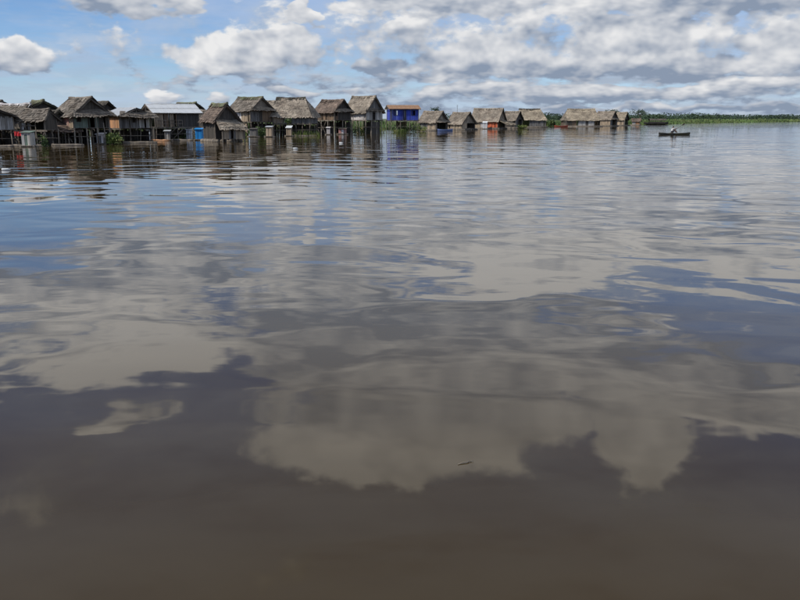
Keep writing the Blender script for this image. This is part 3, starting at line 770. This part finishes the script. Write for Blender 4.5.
# ------------------------------------------------------------------ mooring poles
POLES = [(-36.9, 77.6, 1.2, 'leaning mooring pole in front of the house at the left edge'), (-33.6, 80.2, 1.6, 'short pole standing right of the open shed'),
         (-31.0, 83.6, 2.9, 'tall pole before the corner of the big house'), (-30.3, 84.0, 2.2, 'shorter pole beside the tall pole at the big house'),
         (-23.2, 91.6, 1.6, 'short pole left of the low brown house'), (-8.2, 139.0, 2.4, 'pole between the pinkish booth and the white walled house'),
         (12.1, 181, 1.8, 'mooring pole between the two nearest floating houses'), (17.9, 199, 2.2, 'mooring pole left of the white booth at the red wall'),
         (35.5, 238, 2.4, 'mooring pole at the porch of the house hipped at its right end'), (53.2, 262, 3.4, 'tall thin pole at the left end of the longest floating house')]
for (x, y, h, lb) in POLES:
    mb = MB(); lx, ly = jit(.12), jit(.12)
    mb.tube([(0, 0, -1.2), (lx * .5 + jit(.03), ly * .5, h * .5), (lx, ly, h)], [.07, .06, .04], 7)
    o = mb.build('mooring_pole', 'wood_pole', None, True); o.location = (x, y, 0); tag(o, lb, 'pole', 'mooring poles')

# ------------------------------------------------------------------ waterside booths
def booth(label, x, y, yaw, w, d, h, mat, roofmat='metal_sheet', door='wood_pole', base=0.15, name='outhouse', tilt=0.12, cat='outhouse'):
    o = thing(name, label, cat, (x, y, 0), yaw, 'small waterside booths')
    a, b = w / 2, d / 2
    for i, (p, q) in enumerate((((-a, -b), (a, -b)), ((a, -b), (a, b)), ((a, b), (-a, b)), ((-a, b), (-a, -b)))):
        hh = h if i != 2 else h + tilt
        boards(p, q, base, base + hh, width=.14, gapchance=0, gaps=((w * .32, w * .7, base - .1, base + h * .86),) if i == 0 and door else ()).build('wall', mat, o)
    if door:
        boards((-a + w * .33, -b + .03), (-a + w * .69, -b + .03), base + .02, base + h * .84, width=.12, gapchance=0).build('door', door, o)
    mb = MB(); mb.hexa([(-a - .12, -b - .15, base + h + .01), (a + .12, -b - .15, base + h + .01), (a + .12, b + .12, base + h + tilt + .02), (-a - .12, b + .12, base + h + tilt + .02),
                        (-a - .12, -b - .15, base + h + .05), (a + .12, -b - .15, base + h + .05), (a + .12, b + .12, base + h + tilt + .06), (-a - .12, b + .12, base + h + tilt + .06)])
    mb.build('roof', roofmat, o)
    mb = MB(); mb.box((-a - .15, -b - .2, base - .08), (a + .15, b + .15, base)); mb.build('platform', 'wood_pole', o)
    for sx_ in (-1, 1):
        mb = MB(); mb.tube([(-a - .3, sx_ * b * .8, .03), (a + .3, sx_ * b * .8, .03)], [.13, .12], 8); mb.build('float_log', 'wood_pole', o, True)
    return o
booth('white and pale green booth afloat in front of the open shed', -34.9, 76.6, -6, .85, .8, 1.15, 'board_pale', 'board_green', 'board_green')
booth('white cupboard beside the leafy bush under the big house', -30.9, 84.4, -10, .65, .6, .85, 'board_white', 'board_white', 'board_grey', name='storage_box', cat='box')
booth('light grey box on the water left of the metal roofed house', -29.3, 94.6, 0, .65, .6, .68, 'plastic_white', 'plastic_white', None, name='storage_box', cat='box')
booth('slim grey booth under the middle of the metal roofed house', -28.0, 98.4, 5, .6, .6, .95, 'board_grey', 'metal_sheet', 'board_pale')
booth('white booth standing against the bright blue one', -26.2, 101.6, 5, .62, .6, 1.1, 'plastic_white', 'plastic_white', 'cloth_white')
booth('bright blue booth at the waterline below the metal roof', -24.6, 100.2, 0, .8, .8, 1.15, 'plastic_blue', 'plastic_blue', 'plastic_blue')
booth('grey slatted bathing booth under the tall whitewashed house', -21.1, 118.0, -6, .95, .8, .95, 'board_grey', 'board_dark', 'board_grey')
booth('tall beige booth right of the bathing booth under the tall whitewashed house', -18.8, 117.8, -6, .8, .8, 1.25, 'board_beige', 'metal_sheet', 'board_beige')
booth('pale booth with a white roof in front of the broad tan roofed house', -16.7, 123.2, -6, .7, .7, 1.05, 'board_beige', 'plastic_white', 'board_beige', tilt=.3)
booth('narrow white booth below the brown thatched house with dark gable', -11.8, 134.8, -5, .5, .5, .95, 'board_white', 'board_white', None)
booth('pinkish booth under the brown thatched house next to the white walled one', -9.7, 138.2, -5, 1.2, .8, .75, 'board_pink', 'board_beige', 'board_white')
booth('small white booth moored by the orange red wall', 21.6, 208.0, -10, 1.0, .9, 1.35, 'plastic_white', 'plastic_white', 'board_white', tilt=.35)

# ------------------------------------------------------------------ floating logs, drums, washing
LOGS = [(-35.6, 78.4, 3.4, 4, 'log floating before the open shed, right of the white and green booth'), (-32.7, 80.2, 3.0, 12, 'log floating before the pale lean-to roof'),
        (-28.3, 88.8, 3.6, 8, 'log floating below the grey board gable of the orange walled house'), (-29.0, 97.4, 2.8, 2, 'reddish log under the left end of the metal roofed house'),
        (-26.3, 98.8, 2.6, -3, 'log floating before the white booth and the blue booth'), (-37.6, 76.9, 2.2, 8, 'log floating under the house at the left edge'),
        (-14.4, 124.8, 3.4, 3, 'log floating along the stilts of the broad tan roofed house')]
for (x, y, ln, yw, lb) in LOGS:
    mb = MB(); n = 6
    mb.tube([((k / n - .5) * ln, jit(.05), .03 + jit(.03)) for k in range(n + 1)], [.17 - .05 * k / n + jit(.02) for k in range(n + 1)], 9)
    o = mb.build('floating_log', 'wood_pole' if 'reddish' not in lb else 'board_orange', None, True); o.location = (x, y, 0); o.rotation_euler.z = R(yw)
    tag(o, lb, 'log', 'logs floating at the waterline')

def cloth(label, x, y, z, w, h, mat, yaw, pole=True):
    o = thing('hanging_cloth', label, 'cloth', (x, y, 0), yaw)
    mb = MB(); n = 8; m = 5
    g = [[Vector((-w / 2 + w * i / n, .05 * math.sin(i * 1.9 + j * .5), z - h * j / m - .05 * math.sin(math.pi * i / n))) for i in range(n + 1)] for j in range(m + 1)]
    for off in (0, .012):
        for j in range(m):
            for i in range(n): mb.face([g[j][i] + Vector((0, off, 0)), g[j][i + 1] + Vector((0, off, 0)), g[j + 1][i + 1] + Vector((0, off, 0)), g[j + 1][i] + Vector((0, off, 0))])
    mb.build('fabric', mat, o)
    mb = MB(); mb.tube([(-w / 2 - .3, 0, z + .01), (w / 2 + .3, 0, z + .01)], .012, 5); mb.build('line', 'wood_dark', o)
    for sx_ in (-1, 1):
        mb = MB(); mb.tube([(sx_ * (w / 2 + .3), 0, -1), (sx_ * (w / 2 + .3), 0, z + .1)], .035, 6); mb.build('pole', 'wood_pole', o)
    return o
cloth('red cloth hung out under the house at the left edge', -36.6, 78.2, 1.42, .75, .42, 'cloth_red', -10)
cloth('faded blue and grey washing beside the red cloth', -35.6, 78.9, 1.05, .5, .55, 'cloth_blue', -10)
cloth('white washing hung under the orange walled house', -28.6, 92.9, 1.45, .9, .35, 'cloth_white', -10)

def bottle(label, x, y, ln, yaw):
    mb = MB(); mb.tube([(-ln * .5, 0, .03), (-ln * .45, 0, .035), (ln * .2, 0, .035), (ln * .35, 0, .04), (ln * .5, 0, .042)], [ln * .12, ln * .17, ln * .17, ln * .07, ln * .06], 10)
    o = mb.build('floating_bottle', 'plastic_white', None, True); o.location = (x, y, 0); o.rotation_euler.z = R(yaw)
    return tag(o, label, 'bottle', 'white litter afloat')
bottle('white plastic jug floating at the left edge of the picture', -20.3, 41.7, .42, 20)
bottle('white plastic bottle afloat below the broad tan roofed house', -9.2, 71.7, .42, 5)
bottle('white plastic bottle afloat below the brown thatched house with dark gable', -6.4, 88.5, .42, -15)

mb = MB()
mb.tube([(-.075, -.02, .004), (-.03, 0, .008), (.03, .012, .010), (.08, .04, .006)], [.004, .005, .005, .003], 6)
mb.tube([(.03, .012, .010), (.055, .05, .012)], [.003, .002], 5); mb.tube([(.06, .03, .008), (.10, .028, .010)], [.003, .002], 5)
tw = mb.build('floating_twig', 'wood_pole', None, True); tw.scale = (.75,) * 3; tw.location = (.5, 5.75, 0); tw.rotation_euler.z = R(8)
tag(tw, 'small forked twig floating on the dark water in the foreground', 'twig')

# ------------------------------------------------------------------ plants
def clump(label, x, y, w, d, h, n, mat, name='waterside_plant', leaf=.16, cat='plant', z=0.0, grass=False):
    o = thing(name, label, cat, (x, y, z), rng.uniform(0, 360), 'plants among the houses')
    mb = MB(); st = MB()
    for k in range(n):
        bx, by = jit(w / 2), jit(d / 2); hh = h * rng.uniform(.45, 1.05) * (1 - .35 * (abs(bx) / w + abs(by) / d))
        lx, ly = jit(.3) * hh, jit(.3) * hh
        if grass:
            a = rng.random() * 6.28; s_ = rng.uniform(.02, .05) + .012 * h
            mb.face([(bx - s_ * math.cos(a), by - s_ * math.sin(a), -.1), (bx + s_ * math.cos(a), by + s_ * math.sin(a), -.1), (bx + lx * .6, by + ly * .6, hh * .7), (bx + lx * 1.3, by + ly * 1.3, hh)], rng.uniform(.6, 1.35))
            continue
        if k % 4 == 0: st.tube([(bx * .5, by * .5, -.3), (bx + lx * .5, by + ly * .5, hh * .6), (bx + lx, by + ly, hh)], [.02, .014, .006], 5)
        for q in range(7):
            f = rng.uniform(.1, 1.0); c = Vector((bx + lx * f + jit(.18), by + ly * f + jit(.18), hh * f + jit(.06)))
            u = Vector((jit(1), jit(1), jit(.7))).normalized() * leaf * rng.uniform(.6, 1.2); v = u.cross(Vector((jit(1), jit(1), jit(1)))).normalized() * leaf * .45
            mb.face([c - u, c + v, c + u, c - v], rng.uniform(.55, 1.4))
    mb.build('foliage', mat, o)
    if st.f: st.build('stem', 'leaf_mid', o)
    return o
clump('leafy yellow green bush at the waterline between big house and orange wall', -29.6, 84.6, 1.5, 1.0, 1.4, 95, 'leaf_bright')
clump('thin green plant beside the white and green booth', -33.9, 77.6, .6, .6, 1.3, 26, 'leaf_mid')
clump('low plants under the metal roofed house left of the white booth', -27.6, 103.0, 1.8, .9, 1.2, 46, 'leaf_mid')
clump('green bush growing under the gable of the tall whitewashed house', -20.3, 119.6, 1.3, 1.0, 1.9, 55, 'leaf_mid')
clump('small plant by the stilts left of the bathing booth', -22.6, 118.6, .8, .7, .8, 22, 'leaf_bright')
clump('potted green plant on the porch of the broad tan roofed house', -17.0, 124.6, .8, .5, .85, 30, 'leaf_mid', z=1.95)
clump('water grass among the stilts of the broad tan roofed house', -14.6, 125.3, 4.6, 1.6, 1.1, 170, 'leaf_bright', grass=True, name='grass_tussock', cat='grass')
clump('green plants under the white walled house', -7.2, 143.6, 3.2, 2.0, 1.3, 60, 'leaf_mid')
clump('tall grass behind the stilts of the white walled house', -5.5, 150.5, 6.0, 3.0, 1.7, 260, 'leaf_bright', grass=True, name='grass_tussock', cat='grass')
clump('rank green growth under the blue house', .6, 158.4, 4.6, 2.6, 1.75, 110, 'leaf_mid')
clump('yellowish grass at the foot of the blue house', .2, 156.2, 4.8, 1.2, .9, 150, 'leaf_bright', grass=True, name='grass_tussock', cat='grass')
clump('grassy bush between the blue house and the nearest floating house', 4.3, 168.5, 2.2, 1.4, 1.5, 60, 'leaf_bright')
clump('low bush in front of the narrow floating house', 32.4, 217.0, 2.6, 1.2, 1.25, 60, 'leaf_bright', leaf=.2)
clump('wide green thicket in the gap left of the longest floating house', 49.5, 285, 9, 4, 3.0, 160, 'leaf_mid', leaf=.4, name='thicket')
clump('dark thicket behind the low brown house and the metal roof', -27.5, 116, 6, 3, 1.6, 120, 'leaf_dark', leaf=.25, name='thicket')

def tree(label, x, y, h, rad, mat='leaf_dark', z=.3):
    o = thing('tree', label, 'tree', (x, y, z), rng.uniform(0, 360), 'trees behind the village')
    mb = MB(); top = Vector((jit(.3), jit(.3), h * .62))
    mb.tube([(0, 0, -.4), (jit(.1), jit(.1), h * .3), top], [h * .035, h * .026, h * .012], 8)
    limbs = []
    for k in range(7):
        a = k * 2.4; e = Vector((math.cos(a) * rad * .7, math.sin(a) * rad * .7, h * rng.uniform(.55, .88))); s0 = Vector((0, 0, h * rng.uniform(.28, .55)))
        mb.tube([s0, s0.lerp(e, .5) + Vector((0, 0, h * .05)), e], [h * .014, h * .01, h * .004], 5); limbs.append(e)
    mb.build('trunk', 'wood_pole', o)
    mb = MB()
    for k in range(26):
        c0 = rng.choice(limbs + [top + Vector((0, 0, h * .22))]) + Vector((jit(rad * .45), jit(rad * .45), jit(h * .13)))
        for q in range(34):
            c = c0 + Vector((rng.gauss(0, rad * .16), rng.gauss(0, rad * .16), rng.gauss(0, h * .05)))
            u = Vector((jit(1), jit(1), jit(.6))).normalized() * h * rng.uniform(.025, .05); v = u.cross(Vector((jit(1), jit(1), jit(1)))).normalized() * h * .02
            mb.face([c - u, c + v, c + u, c - v], rng.uniform(.5, 1.4))
    mb.build('crown', mat, o)
    return o
tree('small round tree behind the nearest floating house roof', 11.2, 262, 5.6, 2.0)
tree('rounded tree just right of the last thatched floating house', 94.5, 362, 6.2, 2.9)
tree('low spreading tree left of the dark covered boat', 101, 372, 5.2, 3.0, 'leaf_mid')
tree('broad dark tree above the dark covered boat', 113.5, 388, 6.4, 3.4)
tree('tree peeping out in the gap left of the longest floating house', 51.0, 312, 5.6, 2.2)

# ------------------------------------------------------------------ boats
def hull(L, w, h, mat, name, parent, sheer=.12, thick=.035):
    """Dugout hull, open on top: outer and inner skin, pointed ends, rising sheer."""
    N = 14; M = 6; mb = MB(); outer = []; inner = []
    for i in range(N + 1):
        u = i / N * 2 - 1
        half = w / 2 * max(.03, (1 - abs(u) ** 2.6)); rise = sheer * abs(u) ** 2.2; x = u * L / 2
        ro, ri = [], []
        for j in range(M + 1):
            a = math.pi * j / M
            y = -math.cos(a); zz = 1 - math.sin(a) ** .7
            keel = -.09 + rise * .9 * abs(u) ** 3
            top = h + rise
            ro.append((x, y * half, keel + (top - keel) * zz)); ri.append((x * .985, y * max(half - thick, .005), keel + thick + (top - keel - thick) * zz))
        outer.append(ro); inner.append(ri)
    for a, b in zip(outer, outer[1:]):
        for j in range(M): mb.face([a[j], b[j], b[j + 1], a[j + 1]])
    for a, b in zip(inner, inner[1:]):
        for j in range(M): mb.face([a[j + 1], b[j + 1], b[j], a[j]], .8)
    for i in range(N):
        for j in (0, M): mb.face([outer[i][j], outer[i + 1][j], inner[i + 1][j], inner[i][j]], 1.6)
    return mb.build(name, mat, parent, True)

CX, CY = 44.5, 132.5
canoe = thing('canoe', 'dark slender dugout canoe crossing the open water at right', 'canoe', (CX, CY, 0), 3)
hull(5.2, .72, .30, 'hull_dark', 'hull', canoe, .14)
mb = MB(); mb.box((-.62, -.26, .0), (-.28, .26, .40)); mb.build('seat_box', 'wood_pole', canoe)
for xx in (-1.3, 1.1):
    mb = MB(); mb.box((xx - .1, -.3, .22), (xx + .1, .3, .25)); mb.build('thwart', 'wood_pole', canoe)
boat = thing('dugout', 'reddish moored boat in the gap left of the longest floating house', 'boat', (49.7, 252.5, 0), 8)
hull(4.4, .9, .42, 'hull_red', 'hull', boat, .2)
mb = MB(); mb.box((-.9, -.36, .3), (-.65, .36, .34)); mb.build('thwart', 'wood_pole', boat)
boat = thing('dugout', 'pale blue boat moored at the doorway of the nearest floating house', 'boat', (9.6, 174.2, 0), 12)
hull(3.4, .8, .34, 'cloth_blue', 'hull', boat, .15)
mb = MB(); mb.box((-.5, -.3, .26), (-.3, .3, .29)); mb.build('thwart', 'wood_pale', boat)
# covered river boat
rb = thing('covered_boat', 'long dark covered river boat moored beyond the last shed', 'boat', (112.5, 360, 0), 4)
hull(11.0, 2.2, .75, 'hull_dark', 'hull', rb, .45, .08)
mb = MB(); n = 12
for i in range(n):
    for j in range(8):
        a0, a1 = math.pi * j / 8, math.pi * (j + 1) / 8; x0, x1 = -3.2 + 7.4 * i / n, -3.2 + 7.4 * (i + 1) / n
        def cp(x, a, o=0): return (x, -math.cos(a) * (1.05 + o), 1.75 + math.sin(a) * (.75 + o))
        mb.face([cp(x0, a0), cp(x1 + .1, a0, .04), cp(x1 + .1, a1, .04), cp(x0, a1)], rng.uniform(.7, 1.3))
        mb.face([cp(x0, a1, -.05), cp(x1, a1, -.05), cp(x1, a0, -.05), cp(x0, a0, -.05)], .6)
mb.build('canopy', 'thatch_dark', rb)
for xx in (-3.0, -.6, 1.8, 4.0):
    for sy_ in (-1, 1):
        mb = MB(); mb.bar((xx, sy_ * .98, .4), (xx, sy_ * 1.0, 1.8), .07); mb.build('post', 'wood_dark', rb)
for sy_ in (-1, 1):
    boards((-3.1, sy_ * .95), (3.6, sy_ * .95), .6, 1.25, width=.3, gapchance=0).build('side_panel', 'board_dark', rb)
mb = MB(); mb.tube([(-2.2, 0, .5), (-2.2, 0, 4.0)], [.05, .03], 6); mb.build('mast', 'wood_dark', rb)

# ------------------------------------------------------------------ the paddler
def skin(name, pts, edges, parent, mat, root=0, sub=2):
    """pts: (x, y, z, radius); one continuous skinned surface over the joints"""
    me = bpy.data.meshes.new(name); me.from_pydata([p[:3] for p in pts], edges, [])
    o = bpy.data.objects.new(name, me); COL.objects.link(o); o.parent = parent
    md = o.modifiers.new('skin', 'SKIN'); md.use_smooth_shade = True
    for i, p in enumerate(pts):
        sv = me.skin_vertices[0].data[i]; r = p[3]
        sv.radius = r if isinstance(r, tuple) else (r, r); sv.use_root = (i == root)
    ms = o.modifiers.new('sub', 'SUBSURF'); ms.levels = sub; ms.render_levels = sub
    me.materials.append(MATS[mat])
    a = me.attributes.new('tint', 'FLOAT', 'POINT'); a.data.foreach_set('value', [1.0] * len(pts))
    return o
person = thing('person', 'person in a white shirt sitting in the canoe with a paddle', 'person', (CX - .45, CY - .02, .40), 3); person.scale = (1.15,) * 3
# seated facing along the canoe, leaning forward, both hands on the paddle shaft ahead
J = [(0, 0, .10, .13), (.04, 0, .28, .135), (.10, 0, .45, .14), (.14, 0, .56, .10), (.17, 0, .63, .055), (.20, 0, .72, .078), (.215, 0, .80, .098), (.21, 0, .87, .085),   # pelvis..head 0-7
     (.13, .17, .53, .065), (.28, .24, .34, .045), (.50, .16, .36, .035), (.56, .13, .38, .036),     # left arm 8-11
     (.13, -.17, .53, .065), (.34, -.22, .42, .045), (.58, -.10, .60, .035), (.64, -.07, .63, .036),  # right arm 12-15
     (.06, .11, .08, .095), (.46, .15, .30, .068), (.66, .12, .03, .045), (.80, .12, .00, .035),      # left leg 16-19
     (.06, -.11, .08, .095), (.46, -.15, .30, .068), (.66, -.12, .03, .045), (.80, -.12, .00, .035)]  # right leg 20-23
ED = [(0, 1), (1, 2), (2, 3), (3, 4), (4, 5), (5, 6), (6, 7), (3, 8), (8, 9), (9, 10), (10, 11), (3, 12), (12, 13), (13, 14), (14, 15), (0, 16), (16, 17), (17, 18), (18, 19), (0, 20), (20, 21), (21, 22), (22, 23)]
def add_fingers(J, ED, hand, grip):
    h = Vector(J[hand][:3])
    for k, (dy, ln) in enumerate(((-.03, .060), (-.010, .068), (.010, .064), (.03, .050))):
        a = h + Vector((.03, dy, .0)); b = a + Vector((ln * .6, 0, .02)); c = b + Vector((-.005, 0, -ln * .55))
        i = len(J); J += [(*a, .011), (*b, .010), (*c, .008)]; ED += [(hand, i), (i, i + 1), (i + 1, i + 2)]
    i = len(J); a = h + Vector((.0, -.035, -.015)); b = a + Vector((.035, -.008, -.02)); J += [(*a, .012), (*b, .010)]; ED += [(hand, i), (i, i + 1)]
add_fingers(J, ED, 11, 0); add_fingers(J, ED, 15, 0)
body = skin('body', J, ED, person, 'skin')
# face
mb = MB(); mb.tube([(.285, 0, .825), (.325, 0, .785), (.29, 0, .775)], [.012, .02, .016], 6); mb.build('nose', 'skin', body, True)
for sy_ in (-1, 1):
    mb = MB(); mb.tube([(.288, sy_ * .035, .815), (.300, sy_ * .035, .815)], [.016, .010], 8); mb.build('eye', 'hair_black', body, True)
    mb = MB(); mb.tube([(.20, sy_ * .092, .77), (.20, sy_ * .105, .80), (.20, sy_ * .092, .83)], [.012, .02, .014], 6); mb.build('ear', 'skin', body, True)
mb = MB(); mb.tube([(.285, -.03, .745), (.295, 0, .743), (.285, .03, .745)], [.006, .009, .006], 6); mb.build('mouth', 'board_pink', body, True)
skin('shirt', [(0, 0, .14, .15), (.04, 0, .28, .155), (.10, 0, .45, .16), (.14, 0, .565, .105), (.13, .18, .525, .085), (.22, .22, .41, .07), (.13, -.18, .525, .085), (.25, -.21, .465, .07)],
     [(0, 1), (1, 2), (2, 3), (3, 4), (4, 5), (3, 6), (6, 7)], person, 'shirt_white')
skin('shorts', [(0, 0, .09, .15), (.07, .115, .09, .115), (.38, .15, .265, .088), (.07, -.115, .09, .115), (.38, -.15, .265, .088)], [(0, 1), (1, 2), (0, 3), (3, 4)], person, 'shorts_dark')
skin('hair', [(.17, 0, .74, .07), (.185, 0, .83, .108), (.205, 0, .895, .088)], [(0, 1), (1, 2)], person, 'hair_black')
pd = thing('paddle', 'wooden paddle raised by the person in the canoe', 'paddle', (CX - .45, CY - .02, .40), 3); pd.scale = (1.15,) * 3
mb = MB(); A_, B_ = Vector((.40, .15, .30)), Vector((1.35, -.14, .98)); mb.tube([A_ - (B_ - A_) * .12, B_], [.018, .018], 7); mb.build('shaft', 'wood_dark', pd)
dn = (B_ - A_).normalized(); sd_ = Vector((0, 0, 1)).cross(dn).normalized(); up_ = dn.cross(sd_)
mb = MB(); rg = []
for f, w in ((0, .025), (.08, .08), (.25, .11), (.4, .085), (.46, .02)):
    c = B_ + dn * f; rg.append([c - up_ * w, c + sd_ * .014, c + up_ * w, c - sd_ * .014])
for a, b in zip(rg, rg[1:]):
    for j in range(4): mb.face([a[j], a[(j + 1) % 4], b[(j + 1) % 4], b[j]])
mb.build('blade', 'wood_dark', pd)
